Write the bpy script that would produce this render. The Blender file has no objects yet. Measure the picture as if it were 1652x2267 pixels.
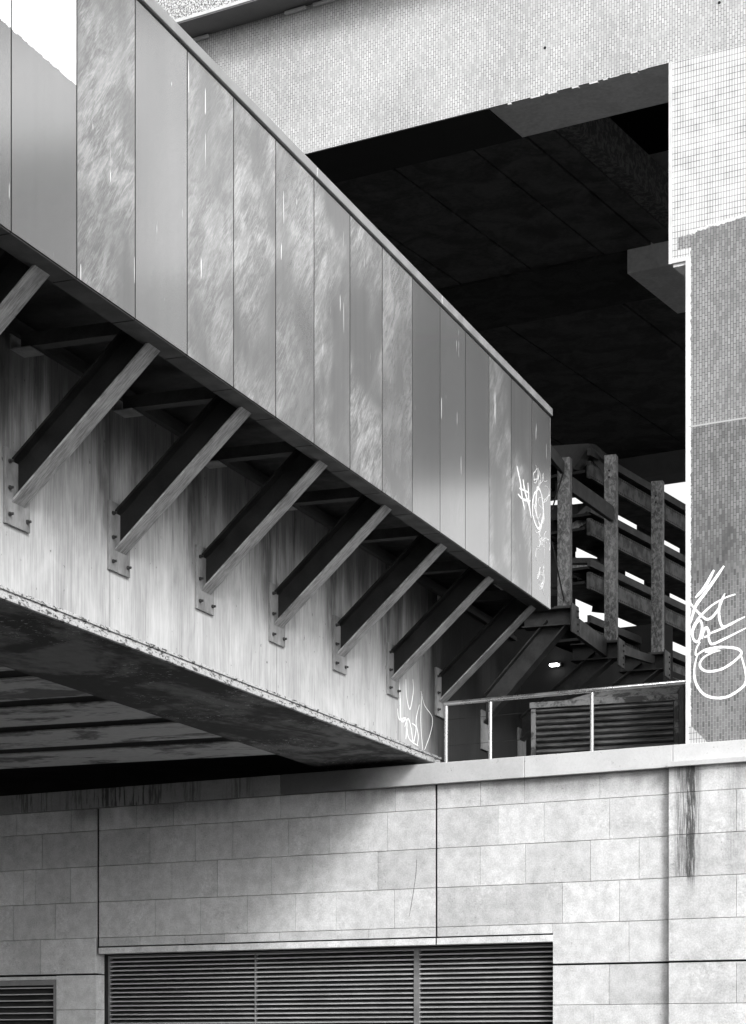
import bpy, math, random
from mathutils import Matrix, Vector
random.seed(7)
SC = bpy.context.scene
COL = SC.collection

# ------------------------------------------------------------ camera, sky, sun, exposure
CAMZ = 1.6
cd = bpy.data.cameras.new("camera"); cam = bpy.data.objects.new("camera", cd); COL.objects.link(cam)
cam.location = (0, 0, CAMZ); cam.rotation_euler = (math.radians(90), 0, 0)
F = 4640.0
cd.sensor_fit = 'HORIZONTAL'; cd.sensor_width = 36; cd.lens = 36 * F / 1652
cd.shift_y = (2310 - 1133.9) / 1652; cd.clip_end = 2000
SC.camera = cam
SUN = Vector((0.614, -1.512, 1.0)).normalized()
w = bpy.data.worlds.new("World"); SC.world = w; w.use_nodes = True
nt = w.node_tree; bg = nt.nodes['Background']
sky = nt.nodes.new('ShaderNodeTexSky'); sky.sky_type = 'NISHITA'; sky.sun_disc = False
sky.sun_elevation = math.asin(SUN.z); sky.sun_rotation = math.atan2(SUN.x, SUN.y)
sky.dust_density = 4.0; sky.air_density = 1.5
bw = nt.nodes.new('ShaderNodeRGBToBW')
nt.links.new(sky.outputs[0], bw.inputs[0]); nt.links.new(bw.outputs[0], bg.inputs['Color'])
bg.inputs['Strength'].default_value = 0.125
sl = bpy.data.lights.new("sun", 'SUN'); so = bpy.data.objects.new("sun", sl); COL.objects.link(so)
sl.energy = 1.25; sl.angle = math.radians(13); sl.color = (1, 1, 1)
so.rotation_euler = SUN.to_track_quat('Z', 'Y').to_euler(); so.location = (0, 0, 40)
SC.view_settings.view_transform = 'Standard'; SC.view_settings.look = 'None'
SC.view_settings.exposure = 1.22; SC.view_settings.gamma = 1
SC.cycles.max_bounces = 6

# ------------------------------------------------------------ frames
def frame(ox, oy, ax, ay):
    n = math.hypot(ax, ay); ax /= n; ay /= n
    return Matrix(((ax, -ay, 0, ox), (ay, ax, 0, oy), (0, 0, 1, CAMZ), (0, 0, 0, 1)))
W = frame(0, 20, .865, -.5017)          # stone wall / viaduct: x right along wall, y into depth
B = frame(-2.24, 12.6, .9347, -.3554)   # footbridge: x out from the beam, y along the bridge
def unp(u, v, fr, ax, val):
    """point of the frame's plane axis=val seen at photo pixel (u,v)"""
    inv = fr.inverted()
    o = inv @ Vector((0, 0, CAMZ)); d = inv.to_3x3() @ Vector(((u-826)/F, 1, (2310-v)/F))
    k = (val - o[ax]) / d[ax]
    return o + d*k
def pix(p, fr):
    q = fr @ Vector(p)
    return 826 + F*q.x/q.y, 2310 - F*(q.z-CAMZ)/q.y
def loc_depth(u, v, depth, fr):
    return fr.inverted() @ Vector(((u-826)/F*depth, depth, CAMZ + (2310-v)/F*depth))

# ------------------------------------------------------------ mesh helpers
class MB:
    def __init__(s): s.v = []; s.f = []; s.t = []
    def face(s, idx, tone=1.0): s.f.append(idx); s.t.append(tone)
    def hexa(s, p, tone=1.0):   # 8 points: bottom 4 ccw, top 4
        b = len(s.v); s.v += [tuple(q) for q in p]
        for q in ((0,3,2,1),(4,5,6,7),(0,1,5,4),(1,2,6,5),(2,3,7,6),(3,0,4,7)): s.face([b+i for i in q], tone)
    def box(s, x0, x1, y0, y1, z0, z1, tone=1.0):
        s.hexa([(x0,y0,z0),(x1,y0,z0),(x1,y1,z0),(x0,y1,z0),(x0,y0,z1),(x1,y0,z1),(x1,y1,z1),(x0,y1,z1)], tone)
    def bar(s, a, b, wd, ht, up=(0,0,1), tone=1.0):  # rectangular bar a->b, wd across, ht along up
        a = Vector(a); b = Vector(b); d = (b-a).normalized(); sd = d.cross(Vector(up)).normalized(); u = sd.cross(d).normalized()
        P = []
        for c in (a, b):
            for i, j in ((-1,-1),(1,-1),(1,1),(-1,1)): P.append(c + sd*wd/2*i + u*ht/2*j)
        b0 = len(s.v); s.v += [tuple(q) for q in P]
        for q in ((0,3,2,1),(4,5,6,7),(0,1,5,4),(1,2,6,5),(2,3,7,6),(3,0,4,7)): s.face([b0+i for i in q][::-1], tone)
    def tube(s, a, b, r, n=14, r2=None):
        a = Vector(a); b = Vector(b); d = (b-a).normalized()
        t = Vector((0,0,1)) if abs(d.z) < .9 else Vector((1,0,0))
        e = d.cross(t).normalized(); g = d.cross(e); r2 = r if r2 is None else r2; b0 = len(s.v)
        for c, rr in ((a, r), (b, r2)):
            for i in range(n):
                an = 2*math.pi*i/n; s.v.append(tuple(c + e*math.cos(an)*rr + g*math.sin(an)*rr))
        for i in range(n): s.face([b0+i, b0+(i+1)%n, b0+n+(i+1)%n, b0+n+i])
        s.face([b0+i for i in range(n)][::-1]); s.face([b0+n+i for i in range(n)])
    def prism(s, pts, off, tone=1.0):   # polygon extruded by vector off
        b = len(s.v); n = len(pts); off = Vector(off)
        s.v += [tuple(p) for p in pts] + [tuple(Vector(p)+off) for p in pts]
        s.face(list(range(n)), tone); s.face([b+n+i for i in range(n)][::-1] if False else [n+i for i in range(n)][::-1], tone)
        s.f[-2] = [b+i for i in range(n)]; s.f[-1] = [b+n+i for i in range(n)][::-1]
        for i in range(n): s.face([b+i, b+n+i, b+n+(i+1)%n, b+(i+1)%n], tone)
    def build(s, name, mat, parent=None, fr=None, bevel=0, smooth=False):
        me = bpy.data.meshes.new(name); me.from_pydata(s.v, [], s.f); me.materials.append(mat)
        at = me.attributes.new('tone', 'FLOAT', 'FACE')
        at.data.foreach_set('value', s.t); me.validate(); me.update()
        import bmesh
        bm = bmesh.new(); bm.from_mesh(me); bmesh.ops.recalc_face_normals(bm, faces=bm.faces); bm.to_mesh(me); bm.free()
        o = bpy.data.objects.new(name, me); COL.objects.link(o)
        if smooth:
            for p in me.polygons: p.use_smooth = True
            m = o.modifiers.new('es', 'EDGE_SPLIT'); m.split_angle = math.radians(40)
        if parent is not None:
            o.parent = parent
            base = parent.get('_base')
            if base is not None: o.location = (-base[0], -base[1], -base[2])
        elif fr is not None: o.matrix_world = fr
        if bevel:
            m = o.modifiers.new('bevel', 'BEVEL'); m.width = bevel; m.segments = 2; m.limit_method = 'ANGLE'
        return o
def thing(name, label, cat, fr, base, group=None):
    o = bpy.data.objects.new(name, None); COL.objects.link(o)
    o.empty_display_size = .2
    o.matrix_world = fr @ Matrix.Translation(Vector(base))
    o['_base'] = list(base); o['label'] = label; o['category'] = cat
    if group: o['group'] = group
    return o

# ------------------------------------------------------------ material helpers
class NT:
    def __init__(s, name, rough=.8, metal=0.0, spec=.4):
        s.m = bpy.data.materials.new(name); s.m.use_nodes = True; s.t = s.m.node_tree
        s.b = s.t.nodes['Principled BSDF']; s.b.inputs['Roughness'].default_value = rough
        s.b.inputs['Metallic'].default_value = metal; s.b.inputs['Specular IOR Level'].default_value = spec
        s.tc = s.t.nodes.new('ShaderNodeTexCoord'); s.co = s.tc.outputs['Object']
    def n(s, ty, **k):
        nd = s.t.nodes.new(ty)
        for a, b in k.items(): setattr(nd, a, b)
        return nd
    def L(s, a, b): s.t.links.new(a, b)
    def put(s, sock, v):
        if isinstance(v, (int, float)): sock.default_value = v
        elif isinstance(v, tuple): sock.default_value = v
        else: s.L(v, sock)
    def M(s, op, a, b=0.0, c=0.0):
        nd = s.n('ShaderNodeMath', operation=op)
        for i, v in enumerate((a, b, c)): s.put(nd.inputs[i], v)
        return nd.outputs[0]
    def add(s, a, b): return s.M('ADD', a, b)
    def mul(s, a, b): return s.M('MULTIPLY', a, b)
    def sub(s, a, b): return s.M('SUBTRACT', a, b)
    def sep(s, v=None):
        nd = s.n('ShaderNodeSeparateXYZ'); s.L(v or s.co, nd.inputs[0]); return nd.outputs
    def comb(s, x, y, z=0.0):
        nd = s.n('ShaderNodeCombineXYZ')
        for i, v in enumerate((x, y, z)): s.put(nd.inputs[i], v)
        return nd.outputs[0]
    def noise(s, scale, stretch=(1,1,1), det=4, rough=.55, vec=None, dist=0.0):
        mp = s.n('ShaderNodeMapping'); s.L(vec or s.co, mp.inputs[0]); mp.inputs['Scale'].default_value = stretch
        nd = s.n('ShaderNodeTexNoise'); nd.inputs['Scale'].default_value = scale; nd.inputs['Detail'].default_value = det
        nd.inputs['Roughness'].default_value = rough; nd.inputs['Distortion'].default_value = dist
        s.L(mp.outputs[0], nd.inputs['Vector']); return nd.outputs['Fac']
    def ss(s, v, lo, hi, a=0.0, b=1.0):   # smoothstep map
        nd = s.n('ShaderNodeMapRange', interpolation_type='SMOOTHSTEP')
        s.put(nd.inputs[0], v); nd.inputs[1].default_value = lo; nd.inputs[2].default_value = hi
        nd.inputs[3].default_value = a; nd.inputs[4].default_value = b; return nd.outputs[0]
    def mix(s, f, a, b):
        nd = s.n('ShaderNodeMix', data_type='FLOAT'); s.put(nd.inputs[0], f); s.put(nd.inputs[2], a); s.put(nd.inputs[3], b)
        return nd.outputs[0]
    def col(s, v):
        s.L(s.comb(v, v, v), s.b.inputs['Base Color']) if not isinstance(v, float) else s.put(s.b.inputs['Base Color'], (v, v, v, 1))
    def bump(s, h, st=.3, dist=.01):
        nd = s.n('ShaderNodeBump'); nd.inputs['Strength'].default_value = st; nd.inputs['Distance'].default_value = dist
        s.L(h, nd.inputs['Height']); s.L(nd.outputs[0], s.b.inputs['Normal'])
    def attr(s, name):
        nd = s.n('ShaderNodeAttribute'); nd.attribute_name = name; return nd.outputs['Fac']

def m_plain(name, c, rough=.7, metal=0., var=.25, sc=6., st=(1,1,1), bump=.15, fine=60.):
    k = NT(name, rough, metal)
    a = k.noise(sc, st, 6); b = k.noise(fine, st, 3)
    f = k.add(k.ss(a, .3, .7, 1-var, 1+var), k.ss(b, .3, .7, -var*.3, var*.3))
    k.col(k.mul(f, c)); k.bump(b, bump, .004); 
    k.L(k.ss(a, .3, .7, max(rough-.12, .05), min(rough+.12, 1)), k.b.inputs['Roughness'])
    return k.m

# stone
k = NT('limestone', .85, 0, .25)
tone = k.attr('tone'); big = k.noise(1.6, det=5); mid = k.noise(9, det=6); fin = k.noise(70, det=4, rough=.7)
pit = k.noise(38, (1,1,1.6), 5, .75, dist=1.2)
pm = k.mul(k.ss(pit, .57, .64), k.ss(k.noise(2.3, det=3, dist=.6), .48, .60))
lich = k.mul(k.ss(k.noise(26, det=6, rough=.65), .5, .56), k.ss(k.noise(1.9, det=2, vec=k.n('ShaderNodeVectorMath', operation='ADD').outputs[0] if False else None), .53, .66))
v = k.mul(tone, k.add(k.add(k.ss(big, .3, .7, .92, 1.08), k.ss(mid, .3, .7, -.13, .10)), k.ss(fin, .32, .68, -.14, .11)))
v = k.sub(v, k.mul(pm, .34)); v = k.add(v, k.mul(lich, .14))
x, y, z = k.sep()
# soot under the coping and drip streaks
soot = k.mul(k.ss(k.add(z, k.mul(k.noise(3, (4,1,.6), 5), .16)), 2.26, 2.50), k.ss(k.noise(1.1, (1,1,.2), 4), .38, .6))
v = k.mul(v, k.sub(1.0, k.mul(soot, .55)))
strk = k.noise(26, (3,1,.16), 6, .75)
xs = unp(1529, 1850, W, 1, -.08).x
def band(k, x, c, hw): return k.ss(k.M('ABSOLUTE', k.sub(x, c)), hw, hw*.35)
wob = k.add(x, k.mul(k.sub(k.noise(1.5, (.2,1,1), 3), .5), .05))
st1 = k.mul(band(k, wob, xs+.005, .05), k.ss(z, 1.30, 1.56)); st2 = k.mul(k.mul(band(k, wob, xs-.07, .10), k.ss(z, 1.43, 1.48)), .55)
st3 = k.mul(k.mul(band(k, wob, xs+.05, .07), k.ss(z, 1.2, 1.9)), .45); st4 = k.mul(k.mul(band(k, wob, xs+.42, .12), k.ss(z, 1.1, 1.9)), .22)
stn = k.M('MINIMUM', k.mul(k.add(k.add(st1, st2), k.add(st3, st4)), k.ss(strk, .36, .58, .12, 1.15)), .85)
v = k.mul(v, k.sub(1.0, stn))
k.col(k.mul(v, .55)); k.bump(k.sub(k.add(mid, k.mul(fin, .5)), k.mul(pm, 1.5)), .35, .008)
M_STONE = k.m
M_JOINT = m_plain('dark_joint', .03, .9)
def R2x(zx): return (1000+zx/1.652)/1.7433
# coping stone with soot streaks on its older left lengths
k = NT('coping_stone', .7, 0, .35); tone = k.attr('tone'); x, y, z = k.sep()
base = k.add(k.ss(k.noise(5, det=6), .3, .7, -.05, .05), k.ss(k.noise(60), .3, .7, -.03, .03))
old = k.ss(tone, .8, .6)
stk = k.mul(k.ss(k.noise(9, (3.5,1,.25), 5, .65), .50, .60), k.ss(k.noise(.9, (1,1,.1), 2), .4, .6))
v = k.mul(k.add(tone, base), k.sub(1.0, k.mul(old, k.mul(stk, .75))))
scr = k.ss(k.noise(30, (1,1,1), 3, .6, dist=2), .68, .71)
v = k.mul(v, k.sub(1.0, k.mul(scr, .5)))
sa = unp(R2x(135), 1700, W, 1, -.06).x; sb = unp(R2x(560), 1700, W, 1, -.06).x; sc0 = unp(R2x(860), 1700, W, 1, -.06).x
xn = k.add(x, k.mul(k.sub(k.noise(3, det=5), .5), .35)); stain_shade = k.mul(k.ss(x, sa, sa+.004), k.ss(xn, sc0, sb))  # black stain and the bridge's shadow painted together on this length
v = k.mul(v, k.sub(1.0, k.mul(stain_shade, .74)))
k.col(k.mul(v, .54)); k.bump(k.noise(60), .15, .003); M_COPE = k.m

def tilemat(name, c, var, grout, off, pitch=(.0533, .0252), mortar=.0016, dirt=.15, bumpst=.5):
    k = NT(name, .45, 0, .5); x, y, z = k.sep()
    br = k.n('ShaderNodeTexBrick', offset=off, offset_frequency=2, squash=1.0)
    k.L(k.comb(z, x), br.inputs['Vector'])
    br.inputs['Scale'].default_value = 1; br.inputs['Brick Width'].default_value = pitch[0]; br.inputs['Row Height'].default_value = pitch[1]
    br.inputs['Mortar Size'].default_value = mortar; br.inputs['Mortar Smooth'].default_value = .1; br.inputs['Bias'].default_value = 0
    br.inputs['Color1'].default_value = (0,0,0,1); br.inputs['Color2'].default_value = (1,1,1,1); br.inputs['Mortar'].default_value = (.5,.5,.5,1)
    return k, br
# tiles of the deck beam
k, br = tilemat('beam_tiles', .6, .1, .25, .46, mortar=.0024)
bwn = k.n('ShaderNodeRGBToBW'); k.L(br.outputs['Color'], bwn.inputs[0])
big = k.noise(.9, det=5); sm = k.noise(7, det=5)
v = k.add(k.add(k.mul(k.sub(bwn.outputs[0], .5), .12), .49), k.add(k.ss(big, .3, .7, -.05, .06), k.ss(sm, .3, .7, -.05, .05)))
# joints fade where grout is flush
fade = k.ss(sm, .35, .6, .4, .95)
v = k.mul(v, k.sub(1.0, k.mul(k.mul(br.outputs['Fac'], fade), .85)))
k.col(v); k.bump(k.sub(0.0, br.outputs['Fac']), .4, .004); M_TILE = k.m
# pillar: white stack-bond tiles above, brown running-bond below, broken plaster between
k = NT('pillar_tiles', .45, 0, .5); x, y, z = k.sep()
def brick(off, w_, h_, mo):
    b_ = k.n('ShaderNodeTexBrick', offset=off, offset_frequency=2, squash=1.0); k.L(k.comb(z, x), b_.inputs['Vector'])
    for a, c in (('Scale', 1), ('Brick Width', w_), ('Row Height', h_), ('Mortar Size', mo), ('Mortar Smooth', .1), ('Bias', 0)): b_.inputs[a].default_value = c
    b_.inputs['Color1'].default_value = (0,0,0,1); b_.inputs['Color2'].default_value = (1,1,1,1); b_.inputs['Mortar'].default_value = (.5,.5,.5,1)
    q = k.n('ShaderNodeRGBToBW'); k.L(b_.outputs['Color'], q.inputs[0]); return q.outputs[0], b_.outputs['Fac']
c1, f1 = brick(0.0, .0533, .0252, .0024); c2, f2 = brick(.42, .0575, .0262, .0024)
sm = k.noise(6, det=5); edge = k.noise(26, det=4, rough=.7); dn = k.noise(2.2, (1,1,.5), 5)
white = k.mul(k.add(k.mul(k.sub(c1, .5), .06), k.ss(sm, .3, .7, .58, .70)), k.sub(1.0, k.mul(f1, k.ss(sm, .3, .62, .95, .7))))
lower = k.ss(z, 5.42, 5.40)
br_t = k.add(k.mix(lower, .25, .15), k.mul(k.sub(c2, .5), .10)); br_t = k.add(br_t, k.ss(dn, .3, .7, -.05, .05))
brown = k.mix(k.mul(f2, k.ss(dn, .3, .6, .6, 1.)), br_t, k.mix(k.ss(z, 4.3, 3.9), .04, .30))
plas = k.add(.66, k.ss(edge, .3, .7, -.07, .07))
pe = unp(1530, 1000, W, 1, 0).x; pb = unp(1540, 500, W, 1, 0).z
wx = k.sub(x, k.mul(k.sub(edge, .5), .045)); wz = k.add(z, k.add(k.mul(k.sub(edge, .5), .07), k.mul(x, -.10)))
pt = unp(1600, 495, W, 1, 0)
zb = pt.z - .10*pt.x
is_brown = k.mul(k.ss(wx, pe-.004, pe+.004), k.ss(wz, zb+.004, zb-.004))
is_brown = k.M('MAXIMUM', is_brown, k.mul(k.mul(k.ss(wx, pe-.13, pe-.12), k.ss(wz, zb, zb-.01)), k.ss(z, 6.97, 6.99)))
near = k.mul(k.ss(wx, pe-.02, pe-.012), k.ss(wz, zb+.03, zb+.02))
low = k.mul(k.ss(z, 6.92, 6.9), .85)
vv = k.mix(k.M('MAXIMUM', near, k.mul(low, 1.0)), white, plas)
corner = k.ss(k.add(k.add(x, z), k.mul(k.sub(edge, .5), .05)), pe+2.62+.17, pe+2.62+.15)
is_brown = k.mul(is_brown, k.sub(1.0, corner))
vv = k.mix(corner, vv, k.mul(white, .8))
v = k.mix(is_brown, vv, brown)
jz = k.ss(k.M('ABSOLUTE', k.sub(z, k.add(5.41, k.mul(k.sub(edge, .5), .01)))), .009, .004); v = k.mix(jz, v, .42)
k.col(k.mul(v, .95)); k.bump(k.add(k.mul(is_brown, k.mul(f2, -1.0)), k.mul(k.sub(1.0, is_brown), k.mul(f1, -.6))), .4, .004); M_PILLAR = k.m

# concrete of the main beam: board-grained, rain streaked
k = NT('grained_concrete', .75, 0, .3); x, y, z = k.sep()
g1 = k.noise(85, (1,1,.03), 4, .6, dist=.5); g2 = k.noise(14, (1,1,.03), 4, .6); pn = k.noise(3.0, (1,1,.45), 7, .65, dist=.4)
drip = k.mul(k.ss(k.noise(11, (1,1,.10), 5, .65), .58, .68), k.ss(z, 3.2, 3.9))
v = k.add(k.ss(g1, .35, .65, -.07, .05), k.ss(g2, .3, .7, -.025, .02)); v = k.add(k.add(v, k.ss(pn, .3, .7, -.09, .07)), .43)
sp = k.ss(k.noise(24, (1,1,.6), 3, .5), .71, .73); v = k.mul(v, k.sub(1.0, k.mul(sp, .6)))
v = k.mul(v, k.sub(1.0, k.mul(drip, .55)))
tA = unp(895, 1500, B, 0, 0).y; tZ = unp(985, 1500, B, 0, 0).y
dk = k.add(y, k.mul(k.sub(k.noise(5, (1,1,.3), 4), .5), .5)); v = k.mul(v, k.ss(dk, tA, tZ, 1.0, .05))  # far end darkened: staining plus painted-in shade
f0 = unp(6, 1200, B, 0, 0).y; fs = (unp(855, 1200, B, 0, 0).y-f0)/5
fr1 = k.mul(k.M('FRACT', k.add(k.M('DIVIDE', k.sub(y, f0), fs), 40.16)), fs)
sm0 = k.mul(k.ss(k.M('ABSOLUTE', k.sub(fr1, k.add(.13, k.mul(k.noise(4, (1,1,.4), 4), .12)))), .17, .02), k.mul(k.ss(z, 3.1, 3.6), k.ss(k.noise(6, (1,1,.3), 5), .3, .55)))
v = k.mul(v, k.sub(1.0, k.mul(sm0, .6)))
pj = k.ss(k.M('ABSOLUTE', k.sub(k.M('FRACT', k.mul(y, .36)), .5)), .004, .002); v = k.mul(v, k.sub(1.0, k.mul(pj, .35)))
top_shade = k.ss(k.add(z, k.mul(k.sub(k.noise(7, (1,1,.12), 5, .65), .5), 1.6)), 3.45, 4.25)  # deck and parapet shade painted on the upper face, ragged lower edge
v = k.mul(v, k.sub(1.0, k.mul(top_shade, .72)))
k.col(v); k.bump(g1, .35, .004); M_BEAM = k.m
k = NT('peeling_edge', .8, 0, .3)
p = k.noise(16, (1,1,2.5), 7, .7, dist=.8); v = k.mix(k.ss(p, .53, .57), k.add(.42, k.ss(k.noise(60), .3, .7, -.08, .08)), .06)
k.col(v); k.bump(p, .5, .006); M_EDGE = k.m
# stained soffit of the bridge
def stained(name, lo, hi, sc=1.6, a=.42, b=.56, st=(1.2,1.2,1.2), flake=0.):
    k = NT(name, .85, 0, .2)
    n1 = k.noise(sc, st, 7, .6, dist=.8); n2 = k.noise(sc*9, st, 5, .6); f = k.ss(k.add(n1, k.mul(k.sub(n2, .5), .25)), a, b)
    v = k.mix(f, k.add(lo, k.mul(n2, lo*.6)), k.add(hi*.75, k.mul(n2, hi*.5)))
    if flake:
        fl = k.mul(k.ss(k.noise(20, (1,1,1), 4, .6, dist=1.5), .62, .64), k.ss(k.noise(1.2, det=2), .45, .6)); v = k.mix(k.mul(fl, flake), v, .45)
    k.col(v); k.bump(n2, .35, .006); return k.m
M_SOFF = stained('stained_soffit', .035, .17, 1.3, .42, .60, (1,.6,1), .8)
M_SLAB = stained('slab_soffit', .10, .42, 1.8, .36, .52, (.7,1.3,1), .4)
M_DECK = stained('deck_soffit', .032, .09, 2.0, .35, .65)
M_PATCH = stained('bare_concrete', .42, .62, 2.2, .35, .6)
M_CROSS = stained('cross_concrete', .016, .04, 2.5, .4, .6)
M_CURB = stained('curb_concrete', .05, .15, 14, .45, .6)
M_DARKC = m_plain('dark_concrete', .014, .9, 0, .4, 3)  # near-black concrete of the undersides and back walls
M_PEBBLE = NT('pebble_dash', .9); k = M_PEBBLE
pb1 = k.noise(55, det=3, rough=.7); k.col(k.ss(pb1, .38, .60, .12, .7)); k.bump(pb1, 1.0, .02); M_PEBBLE = k.m
M_SMOOTH = m_plain('smooth_soffit', .16, .8, 0, .15, 3)
M_TRIM = m_plain('pale_trim', .58, .6, 0, .08, 8)
# cladding panels
k = NT('cladding', .2, .8, .5); x, y, z = k.sep()
oi = k.n('ShaderNodeObjectInfo'); rnd = oi.outputs['Random']
sc_ = k.n('ShaderNodeSeparateColor'); k.L(oi.outputs['Color'], sc_.inputs[0]); smear = sc_.outputs[0]; patch = sc_.outputs[1]; cb = sc_.outputs[2]
offv = k.comb(k.mul(rnd, 13.0), k.add(y, k.mul(rnd, 31.0)), z)
ang = k.n('ShaderNodeMapping'); k.L(offv, ang.inputs[0]); ang.inputs['Rotation'].default_value = (math.radians(38), 0, 0)
s1 = k.noise(2.6, (1,1.9,.75), 4, .55, vec=ang.outputs[0], dist=1.3); s2 = k.noise(11, (1,3.6,.5), 5, .6, vec=ang.outputs[0], dist=1.2)
s4 = k.noise(40, (1,5,.4), 4, .7, vec=ang.outputs[0], dist=.8)
s3 = k.noise(1.3, (1,1,1), 3, .5, vec=offv, dist=.5)
sm_ = k.mul(k.ss(s1, .42, .64), k.ss(s3, .32, .60)); sm2 = k.mul(k.ss(s2, .44, .64), k.ss(s3, .34, .66)); sm3 = k.mul(k.ss(s4, .4, .7), k.ss(s3, .3, .6))
vs = k.noise(16, (1,1,.04), 3, .5, vec=offv)
basec = k.add(k.sub(.50, k.mul(smear, .05)), k.add(k.ss(vs, .3, .7, -.012, .012), k.ss(k.noise(1.0, (1,1,.5), 3, vec=offv), .3, .7, -.02, .02)))
v = k.add(basec, k.mul(smear, k.sub(k.add(k.add(k.mul(sm_, .20), k.mul(sm2, .22)), k.mul(sm3, .20)), .20)))
drips = k.mul(k.ss(k.noise(34, (1,1,.06), 1, .3, vec=offv), .755, .765), k.ss(k.noise(3, det=2, vec=offv), .5, .56)); v = k.mix(k.mul(drips, .8), v, .75)
a_ = unp(0, 42, B, 0, 1.05); b_ = unp(170, 190, B, 0, 1.05); sl_ = (b_.z-a_.z)/(b_.y-a_.y)
pl = k.sub(k.sub(z, k.mul(y, sl_)), a_.z - sl_*a_.y)
pl = k.add(pl, k.mul(k.sub(k.noise(30, det=3, vec=offv), .5), .03))
pmk = k.mul(patch, k.ss(pl, -.004, .004)); v = k.mix(pmk, v, .93)  # turns white above a slanted line on the leftmost panels
k.col(k.mul(v, cb)); 
k.L(k.mix(pmk, k.add(.17, k.mul(smear, .12)), .7), k.b.inputs['Roughness'])
k.L(k.mix(k.M('MAXIMUM', pmk, k.mul(drips, .8)), k.sub(.78, k.mul(smear, .2)), 0.0), k.b.inputs['Metallic'])
M_CLAD = k.m
M_CAP = m_plain('cap_metal', .36, .45, .4, .08, 5)
M_FASCIA = m_plain('dark_fascia', .03, .6, .2, .15, 5)
# steel
M_STEEL = m_plain('dark_steel_and_shade', .014, .6, .2, .35, 7, (1,1,1), .15)  # near-black steel tone; on the strut webs it stands in for shade
k = NT('weathered_flange', .6, .15, .4)
g = k.noise(30, (.35,3,.35), 5, .65, dist=.4); g2 = k.noise(4, det=4)
k.col(k.add(.27, k.add(k.ss(g, .35, .65, -.09, .09), k.ss(g2, .3, .7, -.06, .08)))); k.bump(g, .3, .003); M_FLANGE = k.m
M_PLATE = m_plain('worn_plate', .24, .6, .2, .3, 9, (1,1,.4))
M_BOLT = m_plain('bolt_steel', .06, .5, .5)
k = NT('galvanised', .5, .5, .5)
g = k.noise(34, (1,1,.6), 5, .65, dist=.6); v = k.add(.14, k.ss(g, .4, .65, -.05, .10)); v = k.add(v, k.ss(k.noise(3, (1,1,.3)), .3, .7, -.06, .04)); k.col(v); M_GALV = k.m
M_GALVD = m_plain('dull_steel', .035, .75, .0, .4, 9)
k = NT('perforated_channel', .6, .3, .4); x, y, z = k.sep(); tn = k.attr('tone')
M_STRAY = m_plain('tray_steel', .045, .55, .3, .3, 10)
M_INOX = m_plain('stainless_tube', .55, .28, .9, .06, 8)
M_LOUV = m_plain('louvre_blade', .42, .5, .3, .15, 5, (.4,1,1))
M_BLADE = m_plain('shaded_blade', .035, .6, .1, .2, 6)  # same blade in a darker tone, shade put into its colour
M_LFR = m_plain('louvre_frame', .20, .5, .3, .2, 6)
M_BLACK = m_plain('deep_shade', .012, .95, 0, .2)
M_CORR = m_plain('corrugated_sheet', .07, .45, .3, .5, 14, (.3,1,1))
M_RUSTY = stained('dirty_plate', .03, .13, 5, .42, .56)
M_ASPH = m_plain('asphalt', .05, .9, 0, .25, 1.5)
M_PAVE = m_plain('dark_paving', .03, .9, 0, .2, 2)
M_SPRAY = m_plain('white_spray_paint', .92, .5, 0, .05, 12)
k = NT('lamp_glow'); k.b.inputs['Emission Color'].default_value = (1,1,1,1); k.b.inputs['Emission Strength'].default_value = 6; M_GLOW = k.m

# ------------------------------------------------------------ ground
g = MB(); g.box(-300, 300, -200, 600, -2.0, -1.6)
o = g.build('ground', M_ASPH); o.location = (0, 0, CAMZ); o['kind'] = 'structure'
g = MB(); g.box(-30, 30, .35, 40, 1.9, 2.05)
o = g.build('podium_floor', M_PAVE, fr=W); o['kind'] = 'structure'

# ------------------------------------------------------------ stone wall
wall = thing('stone_wall', 'pale limestone block wall with a metal coping and large louvred opening at the bottom of the photo', 'wall', W, (0, .3, -1.6))
def R1(zx): return (zx/1.652)/1.7433
def R2(zx): return (1000+zx/1.652)/1.7433
def R3(zx): return (1880+zx/1.652)/1.7433
def sx(u, y=0): return unp(u, 2000, W, 1, y).x
CT, CB = 2.62, 2.425
H = [2.425, 2.195, 1.826, 1.457, 1.087, .714, .346, -.02, -.39, -.76, -1.13, -1.6]
sJ1 = sx(217); sJ2 = sx(966); sP = sx(1488); sOL = sx(212.5); sOR = sx(1224); SL = -12; SR = 9
mas = MB(); G = .0022
def blocks(xs_, z0, z1, y0=0.0, ex=(None, None)):
    for a, b in zip(xs_[:-1], xs_[1:]):
        t = random.choice((.90, .94, 1.0, 1.03, 1.06, .98, .86, 1.01)); d = random.uniform(0, .0025)
        mas.box(a+G, b-G, y0-d, .10, z1+G, z0-G, t)
def run(a, b, step=.62):
    r = [a]; 
    while r[-1] < b-step*1.5: r.append(r[-1]+random.uniform(step*.7, step*1.3))
    return r+[b]
C = {
 0: ([R1(107), R1(454)], [R1(870), R1(1108), R2(138), R2(550), R2(870)], [R2(1412), R3(240), R3(720)], []),
 1: ([R1(12), R1(270)], [R1(957), R1(1245), R1(1485), R2(188), R2(447), R2(817)], [R2(1528), R3(73), R3(363), R3(782)], [R3(1590)]),
 2: ([R1(228), R1(450)], [R1(1097), R1(1387), R2(80), R2(342), R2(758)], [R2(1410), R3(243), R3(660), R3(970)], []),
 3: ([R1(88), R1(353)], [R1(990), R1(1280), R1(1580), R2(232), R2(491), R2(863)], [R2(1580), R3(127), R3(481), R3(845)], [R3(1590)])}
JW = .013
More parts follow.
